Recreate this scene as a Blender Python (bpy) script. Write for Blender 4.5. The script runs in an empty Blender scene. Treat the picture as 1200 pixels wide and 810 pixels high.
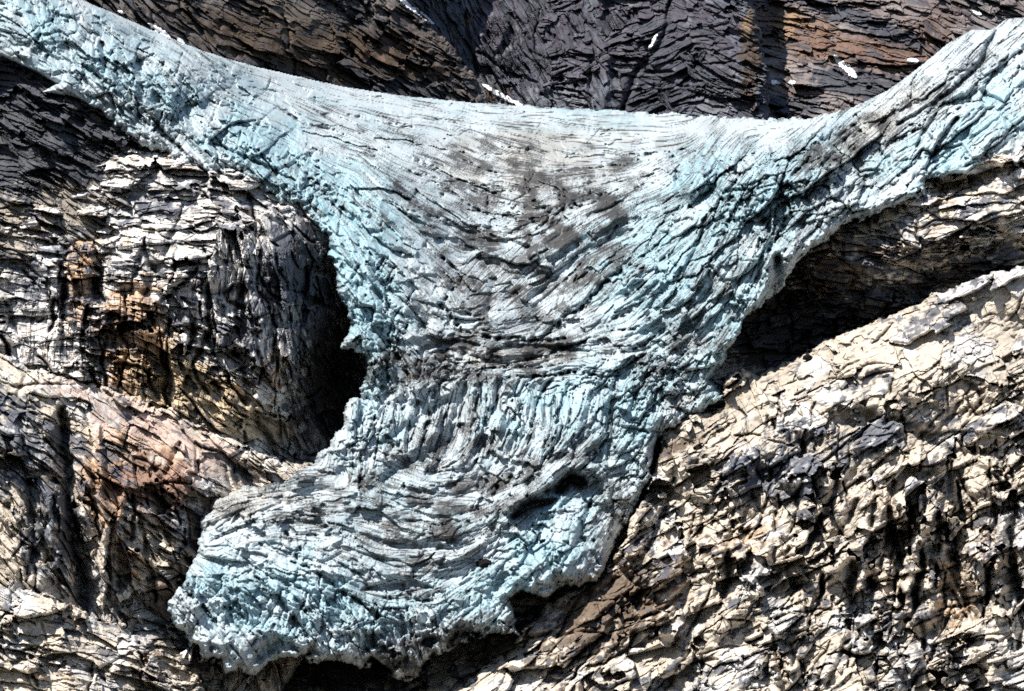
import bpy, math, time
import numpy as np

T0 = time.time()
rng = np.random.default_rng(11)

# ------------------------------------------------------------------ camera
F_MM, PITCH = 67.5, math.radians(10)
W, H = 1200.0, 810.0
K = 36.0 / F_MM / W            # tangent per pixel
FX, FZ = 0.0, 0.0

def unproject(x, y, Y):
    """pixel of the 1200x810 survey view + horizontal distance Y (m) -> world point"""
    a = (x - W / 2) * K
    b = (H / 2 - y) * K
    ry = math.cos(PITCH) - b * math.sin(PITCH)
    rz = math.sin(PITCH) + b * math.cos(PITCH)
    s = Y / ry
    return a * s, Y, rz * s

# ------------------------------------------------------------------ noise
PERM = rng.random((256, 256, 5)).astype(np.float32)
GA = (PERM[..., 0] * 2 * np.pi)
GX, GY = np.cos(GA), np.sin(GA)

def perlin(u, v, seed=0):
    u = u + seed * 37.17; v = v + seed * 91.73
    iu = np.floor(u).astype(np.int32); iv = np.floor(v).astype(np.int32)
    fu = (u - iu).astype(np.float32); fv = (v - iv).astype(np.float32)
    su = fu * fu * fu * (fu * (fu * 6 - 15) + 10); sv = fv * fv * fv * (fv * (fv * 6 - 15) + 10)
    def g(du, dv):
        a = (iu + du) & 255; b = (iv + dv) & 255
        return GX[a, b] * (fu - du) + GY[a, b] * (fv - dv)
    n0 = g(0, 0) * (1 - su) + g(1, 0) * su
    n1 = g(0, 1) * (1 - su) + g(1, 1) * su
    return (n0 * (1 - sv) + n1 * sv) * 1.5

def fbm(u, v, octv=4, seed=0, gain=0.5):
    o = 0; a = 1.0; n = 0
    for k in range(octv):
        o = o + a * perlin(u * 2 ** k, v * 2 ** k, seed + k * 3); n += a; a *= gain
    return o / n * 1.5

def ridged(u, v, octv=4, seed=0, gain=0.55):
    o = 0; a = 1.0; n = 0
    for k in range(octv):
        o = o + a * (1 - 2 * np.abs(perlin(u * 2 ** k, v * 2 ** k, seed + k * 3))); n += a; a *= gain
    return o / n

def voronoi(u, v, seed=0, jit=0.9, box=False):
    """returns f1, f2, r1, r2 (cell randoms), du, dv to the cell centre"""
    u = u + seed * 17.31; v = v + seed * 53.77
    iu = np.floor(u).astype(np.int32); iv = np.floor(v).astype(np.int32)
    f1 = np.full(u.shape, 9.0, np.float32); f2 = f1.copy()
    r1 = np.zeros_like(f1); r2 = np.zeros_like(f1); cu = np.zeros_like(f1); cv = np.zeros_like(f1)
    for a in (-1, 0, 1):
        for b in (-1, 0, 1):
            p = PERM[(iu + a) & 255, (iv + b) & 255]
            du = (u - (iu + a + 0.5 + (p[..., 1] - 0.5) * jit)).astype(np.float32)
            dv = (v - (iv + b + 0.5 + (p[..., 2] - 0.5) * jit)).astype(np.float32)
            d = np.maximum(np.abs(du), np.abs(dv)) ** 2 if box else du * du + dv * dv
            m = d < f1
            f2 = np.where(m, f1, np.minimum(f2, d))
            f1 = np.where(m, d, f1)
            r1 = np.where(m, p[..., 3], r1); r2 = np.where(m, p[..., 4], r2)
            cu = np.where(m, du, cu); cv = np.where(m, dv, cv)
    return np.sqrt(f1), np.sqrt(f2), r1, r2, cu, cv

def sm(a, b, x):
    t = np.clip((x - a) / (b - a), 0, 1)
    return t * t * (3 - 2 * t)

def blur(a, n):
    for _ in range(n):
        p = np.pad(a, 1, mode='edge')
        a = (p[1:-1, :-2] + p[1:-1, 2:] + 2 * p[1:-1, 1:-1]) / 4
        p = np.pad(a, 1, mode='edge')
        a = (p[:-2, 1:-1] + p[2:, 1:-1] + 2 * p[1:-1, 1:-1]) / 4
    return a

# ------------------------------------------------------------------ survey fields
def coarse(X, Y, fn, step=8):
    """evaluate fn on a coarse lattice, bilinear to the full one"""
    x0, x1, y0, y1 = X[0, 0], X[0, -1], Y[0, 0], Y[-1, 0]
    nx = int((x1 - x0) / step) + 2; ny = int((y1 - y0) / step) + 2
    cx = np.linspace(x0, x1, nx); cy = np.linspace(y0, y1, ny)
    c = fn(*np.meshgrid(cx, cy))
    fx = (X[0] - x0) / (x1 - x0) * (nx - 1); fy = (Y[:, 0] - y0) / (y1 - y0) * (ny - 1)
    ix = np.clip(fx.astype(int), 0, nx - 2); iy = np.clip(fy.astype(int), 0, ny - 2)
    tx = (fx - ix)[None, :]; ty = (fy - iy)[:, None]
    c00 = c[np.ix_(iy, ix)]; c01 = c[np.ix_(iy, ix + 1)]; c10 = c[np.ix_(iy + 1, ix)]; c11 = c[np.ix_(iy + 1, ix + 1)]
    return (c00 * (1 - tx) + c01 * tx) * (1 - ty) + (c10 * (1 - tx) + c11 * tx) * ty

def rbf(pts, lam=0.02):
    """smooth depth through control points (linear kernel r, softened)"""
    P = np.array(pts, float); n = len(P)
    def ker(r2): return -np.sqrt(r2 + 20.0 ** 2)
    d2 = (P[:, None, 0] - P[None, :, 0]) ** 2 + (P[:, None, 1] - P[None, :, 1]) ** 2
    A = np.zeros((n + 3, n + 3)); A[:n, :n] = ker(d2) - np.eye(n) * lam * 30
    A[:n, n] = 1; A[n, :n] = 1; A[:n, n + 1] = P[:, 0] / 1000; A[n + 1, :n] = P[:, 0] / 1000
    A[:n, n + 2] = P[:, 1] / 1000; A[n + 2, :n] = P[:, 1] / 1000
    w = np.linalg.solve(A, np.r_[P[:, 2], 0, 0, 0])
    def f(x, y):
        o = w[n] + w[n + 1] * x / 1000 + w[n + 2] * y / 1000
        for i in range(n):
            o = o + w[i] * ker((x - P[i, 0]) ** 2 + (y - P[i, 1]) ** 2)
        return o
    return f

def idw(pts, p=3.0):
    P = np.array(pts, float)
    def f(x, y):
        num = 0; den = 0
        for q in P:
            w = 1.0 / (((x - q[0]) ** 2 + (y - q[1]) ** 2) + 150.0) ** (p / 2)
            num = num + w * q[2]; den = den + w
        return num / den
    return f

def angfield(pts):
    a = idw([(x, y, math.cos(2 * math.radians(t))) for x, y, t in pts])
    b = idw([(x, y, math.sin(2 * math.radians(t))) for x, y, t in pts])
    return lambda x, y: 0.5 * np.arctan2(b(x, y), a(x, y))

def poly_sd(X, Y, P):
    """signed distance, positive inside"""
    P = np.array(P, float); Q = np.roll(P, -1, 0)
    d = np.full(X.shape, 1e9, np.float32); ins = np.zeros(X.shape, bool)
    for (ax, ay), (bx, by) in zip(P, Q):
        ex, ey = bx - ax, by - ay
        t = np.clip(((X - ax) * ex + (Y - ay) * ey) / (ex * ex + ey * ey + 1e-9), 0, 1)
        d = np.minimum(d, (X - ax - t * ex) ** 2 + (Y - ay - t * ey) ** 2)
        if ay != by:
            c = (ay > Y) != (by > Y)
            ins ^= c & (X < ex * (Y - ay) / (by - ay) + ax)
    return np.sqrt(d) * np.where(ins, 1, -1)

def stroke(F, X, Y, pts, w, amp, taper=True):
    """add a soft line through pts to the field F (local box only)"""
    P = np.array(pts, float); pad = w * 3 + 2; g = X[0, 1] - X[0, 0]
    x0, y0 = X[0, 0], Y[0, 0]
    i0 = max(0, int((P[:, 1].min() - pad - y0) / g)); i1 = min(F.shape[0], int((P[:, 1].max() + pad - y0) / g) + 1)
    j0 = max(0, int((P[:, 0].min() - pad - x0) / g)); j1 = min(F.shape[1], int((P[:, 0].max() + pad - x0) / g) + 1)
    if i1 <= i0 or j1 <= j0: return
    x = X[i0:i1, j0:j1]; y = Y[i0:i1, j0:j1]
    best = np.full(x.shape, 1e9); tt = np.zeros(x.shape)
    L = np.r_[0, np.cumsum(np.hypot(*(P[1:] - P[:-1]).T))]; Lt = max(L[-1], 1e-6)
    for k in range(len(P) - 1):
        ax, ay = P[k]; ex, ey = P[k + 1] - P[k]; l2 = ex * ex + ey * ey + 1e-9
        t = np.clip(((x - ax) * ex + (y - ay) * ey) / l2, 0, 1)
        d = (x - ax - t * ex) ** 2 + (y - ay - t * ey) ** 2
        m = d < best; best = np.where(m, d, best); tt = np.where(m, (L[k] + t * math.sqrt(l2)) / Lt, tt)
    ww = w * (0.35 + 0.65 * np.sqrt(np.clip(4 * tt * (1 - tt), 0, 1))) if taper else w
    F[i0:i1, j0:j1] += amp * np.exp(-best / (ww * ww))

def blobs(X, Y, lst):
    """sum of rotated gaussians (x, y, rx, ry, deg, amp), made on a coarse lattice"""
    def fn(x, y):
        o = np.zeros_like(x)
        for bx, by, rx, ry, a, amp in lst:
            c, s = math.cos(math.radians(a)), math.sin(math.radians(a))
            u = (x - bx) * c + (y - by) * s; v = -(x - bx) * s + (y - by) * c
            o += amp * np.exp(-((u / rx) ** 2 + (v / ry) ** 2))
        return o
    return coarse(X, Y, fn, 5)

def lic(noise, ang, L, g=1.0, asym=1.0):
    h, w = noise.shape
    vx, vy = np.cos(ang).astype(np.float32), np.sin(ang).astype(np.float32)
    J, I = np.meshgrid(np.arange(w, dtype=np.float32), np.arange(h, dtype=np.float32))
    acc = noise.copy(); n = 1.0
    for sgn in (1, -1):
        px, py = J.copy(), I.copy(); lx, ly = vx * sgn, vy * sgn
        for k in range(L):
            px += lx; py += ly
            ix = np.clip((px + .5).astype(np.int32), 0, w - 1); iy = np.clip((py + .5).astype(np.int32), 0, h - 1)
            nx, ny = vx[iy, ix], vy[iy, ix]
            s = np.where(nx * lx + ny * ly < 0, -1, 1).astype(np.float32)
            lx, ly = nx * s, ny * s
            wgt = 1 - k / L
            acc += noise[iy, ix] * wgt; n += wgt * wgt
    acc = acc / math.sqrt(n)
    return acc / (acc.std() + 1e-9)

# ------------------------------------------------------------------ mesh
COL = bpy.context.scene.collection

def tag(o, label, cat, kind=None, group=None):
    o['label'] = label; o['category'] = cat
    if kind: o['kind'] = kind
    if group: o['group'] = group
    return o

def link_mesh(name, co, faces, col, mat, smooth, rough=None):
    me = bpy.data.meshes.new(name)
    me.vertices.add(len(co)); me.vertices.foreach_set('co', co.astype(np.float32).ravel())
    nf = len(faces)
    me.loops.add(nf * 4); me.loops.foreach_set('vertex_index', faces.astype(np.int32).ravel())
    me.polygons.add(nf)
    me.polygons.foreach_set('loop_start', np.arange(0, nf * 4, 4, dtype=np.int32))
    me.polygons.foreach_set('use_smooth', np.full(nf, smooth))
    me.update(calc_edges=True)
    if col is not None:
        a = me.color_attributes.new('rock_tint', 'FLOAT_COLOR', 'POINT')
        c = np.ones((len(co), 4), np.float32); c[:, :3] = np.clip(col, 0.004, 0.92)
        a.data.foreach_set('color', c.ravel())
    me.materials.append(mat)
    o = bpy.data.objects.new(name, me); COL.objects.link(o)
    return o

def recentre(o):
    me = o.data; n = len(me.vertices); co = np.empty(n * 3, np.float32)
    me.vertices.foreach_get('co', co); co = co.reshape(-1, 3)
    c = np.array([co[:, 0].mean(), co[:, 1].mean(), co[:, 2].min()])
    me.vertices.foreach_set('co', (co - c).astype(np.float32).ravel()); me.update()
    o.location = c.tolist()
    return o

SURF = []          # (x0, y0, g, depth, mask) of every mass, to set small things on them

def build_mass(name, X, Y, sd, D, col, mat, smooth, back=60.0, skirt=3.0):
    """sd: signed px distance to the outline; D: distance field (m).  Outside the
    outline the body turns back into the mountain, giving the mass its side wall."""
    g = X[0, 1] - X[0, 0]
    out = np.clip(-sd, 0, skirt * g)
    D2 = D + back * (out / (skirt * g))
    x, y, z = unproject(X, Y, D2)
    keep = sd > -skirt * g
    q = keep[:-1, :-1] & keep[1:, :-1] & keep[:-1, 1:] & keep[1:, 1:]
    idx = np.arange(X.size).reshape(X.shape)
    f = np.stack([idx[1:, :-1][q], idx[1:, 1:][q], idx[:-1, 1:][q], idx[:-1, :-1][q]], -1)
    used = np.zeros(X.size, bool); used[f.ravel()] = True
    remap = np.cumsum(used) - 1
    f = remap[f]
    co = np.stack([x.ravel()[used], y.ravel()[used], z.ravel()[used]], -1)
    o = link_mesh(name, co, f, col.reshape(-1, 3)[used], mat, smooth)
    SURF.append((X[0, 0], Y[0, 0], g, D, sd > 0))
    print(name, len(co), 'verts', round(time.time() - T0, 1), 's')
    return recentre(o)

def depth_at(x, y):
    best = 1e9
    for x0, y0, g, D, m in SURF:
        j = int(round((x - x0) / g)); i = int(round((y - y0) / g))
        if 0 <= i < D.shape[0] and 0 <= j < D.shape[1] and m[i, j]: best = min(best, D[i, j])
    return best

# ------------------------------------------------------------------ materials
def make_mat(name, rough=0.85, spec=0.2, nscale=0.25, var=0.25, bump=0.6, bdist=1.2, const=None, fine=1.2):
    m = bpy.data.materials.new(name); m.use_nodes = True
    nt = m.node_tree; N = nt.nodes; Lk = nt.links
    b = N['Principled BSDF']; b.inputs['Roughness'].default_value = rough
    b.inputs['Specular IOR Level'].default_value = spec
    tc = N.new('ShaderNodeTexCoord')
    n1 = N.new('ShaderNodeTexNoise'); n1.inputs['Scale'].default_value = nscale; n1.inputs['Detail'].default_value = 6
    n1.inputs['Roughness'].default_value = 0.7
    Lk.new(tc.outputs['Object'], n1.inputs['Vector'])
    mr = N.new('ShaderNodeMapRange'); mr.inputs['From Min'].default_value = 0.3; mr.inputs['From Max'].default_value = 0.7
    mr.inputs['To Min'].default_value = 1 - var; mr.inputs['To Max'].default_value = 1 + var
    Lk.new(n1.outputs['Fac'], mr.inputs['Value'])
    if const is None:
        at = N.new('ShaderNodeAttribute'); at.attribute_name = 'rock_tint'; src = at.outputs['Color']
    else:
        rg = N.new('ShaderNodeRGB'); rg.outputs[0].default_value = (*const, 1); src = rg.outputs[0]
    vm = N.new('ShaderNodeVectorMath'); vm.operation = 'SCALE'
    Lk.new(src, vm.inputs[0]); Lk.new(mr.outputs[0], vm.inputs['Scale'])
    Lk.new(vm.outputs[0], b.inputs['Base Color'])
    n2 = N.new('ShaderNodeTexNoise'); n2.inputs['Scale'].default_value = fine; n2.inputs['Detail'].default_value = 4
    Lk.new(tc.outputs['Object'], n2.inputs['Vector'])
    bp = N.new('ShaderNodeBump'); bp.inputs['Strength'].default_value = bump; bp.inputs['Distance'].default_value = bdist
    Lk.new(n2.outputs['Fac'], bp.inputs['Height']); Lk.new(bp.outputs[0], b.inputs['Normal'])
    return m

M_ROCK = make_mat('weathered_rock', 0.9, 0.15, 0.22, 0.22, 0.5, 1.0)
M_ICE = make_mat('glacier_ice', 0.5, 0.35, 0.15, 0.10, 0.2, 0.6)
M_SNOW = make_mat('old_snow', 0.7, 0.2, 0.3, 0.06, 0.3, 0.5, const=(0.82, 0.84, 0.87))
M_BOULDER = make_mat('dark_boulder_rock', 0.9, 0.15, 0.6, 0.35, 0.6, 0.5, const=(0.012, 0.012, 0.012))

# ------------------------------------------------------------------ rock
def C(*v): return np.array(v, np.float32)
CREAM = C(.60, .53, .44); WHITE = C(.62, .61, .60); ORANGE = C(.44, .30, .19); RUST = C(.27, .165, .12); PINK = C(.54, .42, .36)
OCHRE = C(.46, .37, .25); SLATE = C(.10, .11, .135); SHADE_BLACK = C(.035, .035, .04); BROWN = C(.14, .10, .07)
PURPLE = C(.15, .135, .17); BUFF = C(.42, .36, .29)

def mix(a, b, t): return a + (b - a) * t[..., None]

def grid(x0, x1, y0, y1, g):
    return np.meshgrid(np.arange(x0, x1 + g, g, dtype=np.float32), np.arange(y0, y1 + g, g, dtype=np.float32))

def local_frame(X, Y, A, size, seed, warp=.25):
    """fault blocks: inside each the strata keep one direction, taken from the dip field at its centre"""
    u = X / size + fbm(X / 60, Y / 60, 4, seed + 77) * warp; v = Y / size + fbm(X / 60, Y / 60, 4, seed + 78) * warp
    f1, f2, r1, r2, cu, cv = voronoi(u, v, seed)
    cx = X - cu * size; cy = Y - cv * size
    cx = np.round(cx / 30) * 30; cy = np.round(cy / 30) * 30
    a = A(cx, cy) + (r1 - .5) * .35
    c, s = np.cos(a), np.sin(a)
    return X * c + Y * s + r2 * 500, Y * c - X * s + r1 * 500

def rock_relief(X, Y, ang, seed, scales, rough, columns=None, warp=5):
    """ledges and blocks, metres towards the viewer.  scales: (length, height, amp)"""
    wx = fbm(X / 70, Y / 70, 3, seed) * warp; wy = fbm(X / 70, Y / 70, 4, seed + 20) * warp
    x = X + wx; y = Y + wy
    u, t = local_frame(X, Y, ang, 150, seed + 3); u = u + wx; t = t + wy
    m_f = sm(-.12, .28, fbm(X / 45, Y / 32, 3, seed + 200))     # broken ground against smooth faces
    R = np.zeros(X.shape, np.float32); rnd = np.zeros(X.shape, np.float32); rnd2 = np.zeros(X.shape, np.float32)
    wsum = 0
    for k, (L, h, amp) in enumerate(scales):
        j = fbm(X / (h * 2.6), Y / (h * 2.6), 3, seed + 50 + k) * 0.11
        if k >= 2: amp = amp * (.16 + 1.05 * m_f)
        f1, f2, r1, r2, cu, cv = voronoi(u / L + j * 0.4 + .35 * t / h * (k % 2), t / h + j, seed + k * 7, box=(k != 0))
        saw = cv * 1.0
        R += amp * (.45 + .55 * rough if k == 0 else rough) * ((r1 - 0.5) * 1.3 + saw * (0.3 + 1.1 * r2) + cu * (r1 - 0.5) * 1.4 - 0.5 * sm(0.09, 0.0, f2 - f1) * (r1 > .35))
        rnd += (r2 - .5) * (0.8 ** k); rnd2 += (r1 - .5) * (0.8 ** k)
    if columns is not None:
        for (Wc, Hc, amp) in ((26, 90, 7), (10, 40, 4), (5, 22, 2)):
            f1, f2, r1, r2, cu, cv = voronoi(x / Wc, y / Hc, seed + 90 + Wc, box=True)
            R += columns * amp * ((r1 - .5) * 1.6 - 0.5 * sm(0.12, 0, f2 - f1) + cv * .3)
    R += ridged(u / 16, t / 7, 4, seed + 70) * .8 * rough * (.3 + m_f)
    return R, rnd, rnd2

def cracks(Hs, X, Y, n, deg, spread, length, w, amp, seed, boxes=None):
    """open joints scattered over a mass, steep ones first"""
    r = np.random.default_rng(seed)
    x0, x1, y0, y1 = max(X[0, 0], -60), min(X[0, -1], 1260), max(Y[0, 0], -20), min(Y[-1, 0], 830)
    for k in range(n):
        if boxes: bx = boxes[k % len(boxes)]; x = r.uniform(bx[0], bx[1]); y = r.uniform(bx[2], bx[3])
        else: x = r.uniform(x0, x1); y = r.uniform(y0, y1)
        L = length * math.exp(r.normal(0, .5)); a = math.radians(r.normal(deg, spread)); p = [(x, y)]
        for _ in range(4):
            a += r.normal(0, .22); x += math.cos(a) * L / 4; y += math.sin(a) * L / 4; p.append((x, y))
        stroke(Hs, X, Y, p, w * math.exp(r.normal(0, .35)), -amp * math.exp(r.normal(0, .4)))

G = 0.85
def rock_mass(name, poly, ctrl, ang, seed, scales, roughlist, paint, label, g=G, edge=(5, 2.2), rim=(16, 30), gull=(),
              veil=1.0, extra=None, columns=None, tone=1.0, back=90, warp=5, base=CREAM, stain=0.5, gvar=12, darkk=.5, pits=(), crk=(), ribs=10, seams=.5):
    P = np.array(poly); g = g
    X, Y = grid(P[:, 0].min() - 8, P[:, 0].max() + 8, P[:, 1].min() - 8, P[:, 1].max() + 8, g)
    sd = poly_sd(X, Y, poly)
    sd = sd + fbm(X / 28, Y / 28, 3, seed + 5) * edge[0] + fbm(X / 7, Y / 6, 3, seed + 6) * edge[1]
    D = coarse(X, Y, rbf(ctrl), 8)
    D = D + fbm(X / 110, Y / 110, 3, seed + 9) * gvar
    rough = 1 + blobs(X, Y, roughlist) if roughlist else np.ones_like(X)
    rough = np.clip(rough * (.4 + 1.15 * sm(-.35, .4, fbm(X / 75, Y / 55, 3, seed + 210))), 0.1, 2.2)
    A = angfield(ang)
    cl = blobs(X, Y, columns) if columns else None
    R, r1, r2 = rock_relief(X, Y, A, seed, scales, rough, np.clip(cl, 0, 1.3) if cl is not None else None, warp)
    Hs = np.zeros_like(X)
    wxx = X + fbm(X / 25, Y / 25, 3, seed + 31) * 3.5; wyy = Y + fbm(X / 25, Y / 25, 3, seed + 32) * 2.5
    for pts, w, amp in gull:
        stroke(Hs, X, Y, pts, w, amp)
    for n_, dg, spd, ln, ww_, am, *bx in crk:
        cracks(Hs, X, Y, n_, dg, spd, ln, ww_, am, seed + n_, bx[0] if bx else None)
    if len(pits): Hs += blobs(X, Y, pits)
    if gull or crk:   # ragged gullies: sample the strokes through the warp
        jx = np.clip(((wxx - X[0, 0]) / g).astype(int), 0, X.shape[1] - 1); iy = np.clip(((wyy - Y[0, 0]) / g).astype(int), 0, X.shape[0] - 1)
        Hs = Hs[iy, jx]
    Hs = blur(Hs, 1)
    ru, rt = local_frame(X, Y, lambda a_, b_: A(a_, b_) + 1.1, 260, seed + 8)
    D = D - R - Hs - ribs * np.clip(rough, .3, 1) * ridged(ru / 170, rt / 70, 4, seed + 300) - ribs * .22 * np.clip(rough, .2, 1) * ridged(X / 45, Y / 45, 3, seed + 301)
    w, r = rim
    q = np.clip(1 - sd / w, 0, 1)
    D = D + r * (1 - np.sqrt(1 - np.minimum(q, .999) ** 2))
    # colour of the stone, plus shade of hollows painted in by some lists
    n1 = fbm(X / 60, Y / 45, 4, seed + 40); n2 = fbm(X / 16, Y / 9, 4, seed + 41); n3 = fbm(X / 5, Y / 22, 3, seed + 42)
    su, st = local_frame(X, Y, A, 150, seed + 3)
    n4 = fbm((su + 12 * n2) / 60, (st + 5 * n2) / 11, 4, seed + 44)
    n5 = fbm((su) / 16, (st) / 3.5, 3, seed + 45)
    col = np.broadcast_to(base, X.shape + (3,)).copy()
    col = mix(col, WHITE, veil * sm(-.2, .6, n1 + r1 * .6))
    col = mix(col, BUFF, sm(.1, .7, n2 + r2 * .5) * .7 * veil)
    for colour, lst, thr in paint:
        f = blobs(X, Y, lst)
        f = sm(thr, thr + .45, f + n2 * .3 + r2 * .3 + n3 * .2 + n4 * .25 + n5 * .25)
        col = mix(col, colour, f * .92)
    col = mix(col, BROWN * 1.3, sm(.35, .8, n4 * .9 - n1 * .3 + n5 * .3) * .55)
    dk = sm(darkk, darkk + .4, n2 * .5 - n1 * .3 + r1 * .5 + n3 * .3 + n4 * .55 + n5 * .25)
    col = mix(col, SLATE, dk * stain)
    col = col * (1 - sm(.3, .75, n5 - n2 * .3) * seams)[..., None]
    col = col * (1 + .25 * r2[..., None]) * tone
    if extra: D, col = extra(X, Y, sd, D, col)
    o = build_mass(name, X, Y, sd, D, col, M_ROCK, False, back=back)
    tag(o, label, 'cliff', 'structure')
    return o

# ---- far headwall, three masses
FARS = [(120, 18, 11), (64, 9, 6.5), (32, 5, 3.6), (15, 3.0, 1.8)]
rock_mass('cliff', [(-260, -260), (560, -260), (500, -60), (478, 0), (508, 34), (540, 70), (556, 95), (575, 122), (600, 180), (-260, 180)],
    [(-200, -200, 2050), (60, -60, 1850), (130, 15, 1800), (300, 75, 1900), (480, 112, 2080), (570, 122, 2120), (300, -100, 2060), (500, 0, 2160), (520, -200, 2300), (400, 40, 2060), (300, 180, 1880), (560, 180, 2120)],
    [(200, 40, 35), (400, 60, 30), (540, 60, 55)], 101, FARS, [(450, 95, 60, 20, 10, .5)],
    [(BROWN, [(300, 40, 160, 60, 10, .9), (460, 80, 90, 60, 0, 1.0)], .45), (RUST, [(430, 60, 60, 35, 30, .7), (520, 70, 20, 30, 40, .6)], .5),
     (SLATE, [(420, 20, 60, 25, 20, .9), (330, 90, 120, 16, 15, 1.0), (480, 105, 70, 20, 5, 1.2)], .45), (BUFF, [(340, 15, 35, 20, 30, .7), (380, 30, 25, 20, 40, .5)], .5)],  # low slate patches put shade at the wall's foot into the colour
    'dark brown rock shoulder above the snowy upper left arm of the glacier', crk=[(50, 45, 20, 26, 1.8, 10)], ribs=14, base=BROWN * 1.1 + SLATE * .8, veil=.25, tone=.46, stain=.8, darkk=.1, rim=(30, 60))
rock_mass('cliff', [(430, -260), (870, -260), (876, 0), (890, 40), (899, 90), (903, 190), (430, 190)],
    [(430, -200, 2550), (480, 0, 2350), (560, 110, 2260), (640, -200, 2560), (650, 0, 2350), (650, 125, 2200), (705, 60, 2240), (710, 130, 2150), (780, 0, 2320), (760, 130, 2180), (880, 0, 2180), (890, 130, 2080), (860, -200, 2400), (830, 100, 2160), (650, 190, 2160), (860, 190, 2060)],
    [(560, 60, 60), (640, 60, 62), (690, 60, 70), (740, 80, -18), (800, 60, 12), (850, 110, 15), (780, 10, 30)], 131,
    [(120, 17, 11), (64, 8, 6.5), (32, 4.6, 3.8), (15, 2.8, 1.9)], [],
    [(PURPLE, [(640, 40, 160, 90, 0, .9), (820, 60, 80, 90, 0, .9)], .4), (SLATE, [(800, 80, 90, 70, 0, .8), (560, 60, 60, 50, 45, .6), (740, 120, 60, 20, 0, .8)], .45),
     (BROWN, [(880, 80, 14, 80, 0, 1.2), (580, 110, 18, 12, 0, 1.)], .45), (ORANGE, [(548, 30, 8, 14, 0, .8), (876, 30, 8, 22, 0, .9)], .5)],
    'grey violet cliff with slanting strata behind the middle of the ice', crk=[(50, 62, 12, 36, 1.6, 10, [(500, 720, 0, 130)]), (40, 8, 12, 30, 1.4, 7, [(720, 900, 0, 130)])], ribs=12, tone=.5, base=SLATE * 2.3, veil=.3, stain=.85, darkk=.1, rim=(14, 50),
    gull=[([(785, 0), (778, 40), (762, 62), (742, 88), (728, 132)], 4, -22), ([(700, -40), (704, 30), (712, 80), (706, 135)], 6, 14), ([(570, 70), (640, 110), (670, 128)], 5, -8)])
rock_mass('cliff', [(780, -260), (1480, -260), (1480, 190), (780, 190)],
    [(780, -200, 2700), (1480, -200, 2700), (900, 0, 2420), (1200, 0, 2480), (900, 130, 2240), (1020, 120, 2250), (1200, 60, 2400), (1480, 0, 2500), (1480, 190, 2300), (900, 190, 2200)],
    [(900, 30, 10), (1000, 60, 20), (1100, 30, 22), (1000, 120, 8), (1200, 20, 24)], 161, FARS, [(950, 60, 60, 30, 0, -.4)],
    [(RUST, [(950, 50, 90, 40, 20, .8), (1080, 60, 90, 30, 0, .9), (1100, 20, 60, 14, 0, .4)], .4), (ORANGE, [(915, 30, 22, 40, 10, 1.), (960, 30, 60, 20, 20, .5)], .5),
     (SLATE, [(1020, 30, 110, 16, 22, 1.1), (1000, 95, 60, 22, 10, 1.3), (925, 125, 40, 16, 0, 1.1), (1160, 10, 60, 20, 0, .8), (1060, 105, 50, 12, -30, .9)], .42),
     (PURPLE, [(1150, 20, 60, 40, 0, .7), (930, 5, 40, 15, 0, .6)], .5)],
    'rust and slate striped cliff above the upper right arm of the glacier', crk=[(50, 18, 14, 26, 1.6, 9)], ribs=12, tone=.58, base=C(.31, .25, .24), veil=.35, stain=.7, darkk=.2)

# ---- left side
NEAR = [(100, 32, 14), (56, 13, 7.5), (30, 6.5, 3.8), (14, 3.4, 1.6)]
rock_mass('rock_shelf', [(-260, 50), (-20, 62), (30, 78), (75, 100), (130, 128), (175, 165), (240, 230), (200, 300), (-260, 330)],
    [(-260, 60, 1600), (0, 60, 1580), (70, 98, 1545), (0, 100, 1560), (170, 165, 1545), (100, 170, 1510), (0, 230, 1480), (-260, 300, 1450), (200, 300, 1500), (240, 230, 1530)],
    [(0, 130, 20), (100, 150, 25), (60, 90, 20)], 201, [(80, 16, 9), (34, 7, 6), (15, 4, 3.2), (7, 2.8, 1.6)], [],
    [(SLATE, [(60, 150, 120, 50, 20, 1.4), (20, 85, 50, 20, 20, 1.5), (0, 200, 60, 40, 0, 1.)], .35), (BROWN, [(40, 88, 40, 12, 20, .7)], .5)],
    'black streaked rock slab tucked under the upper left ice edge', tone=.55, stain=.9, darkk=0., rim=(12, 20))
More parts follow.
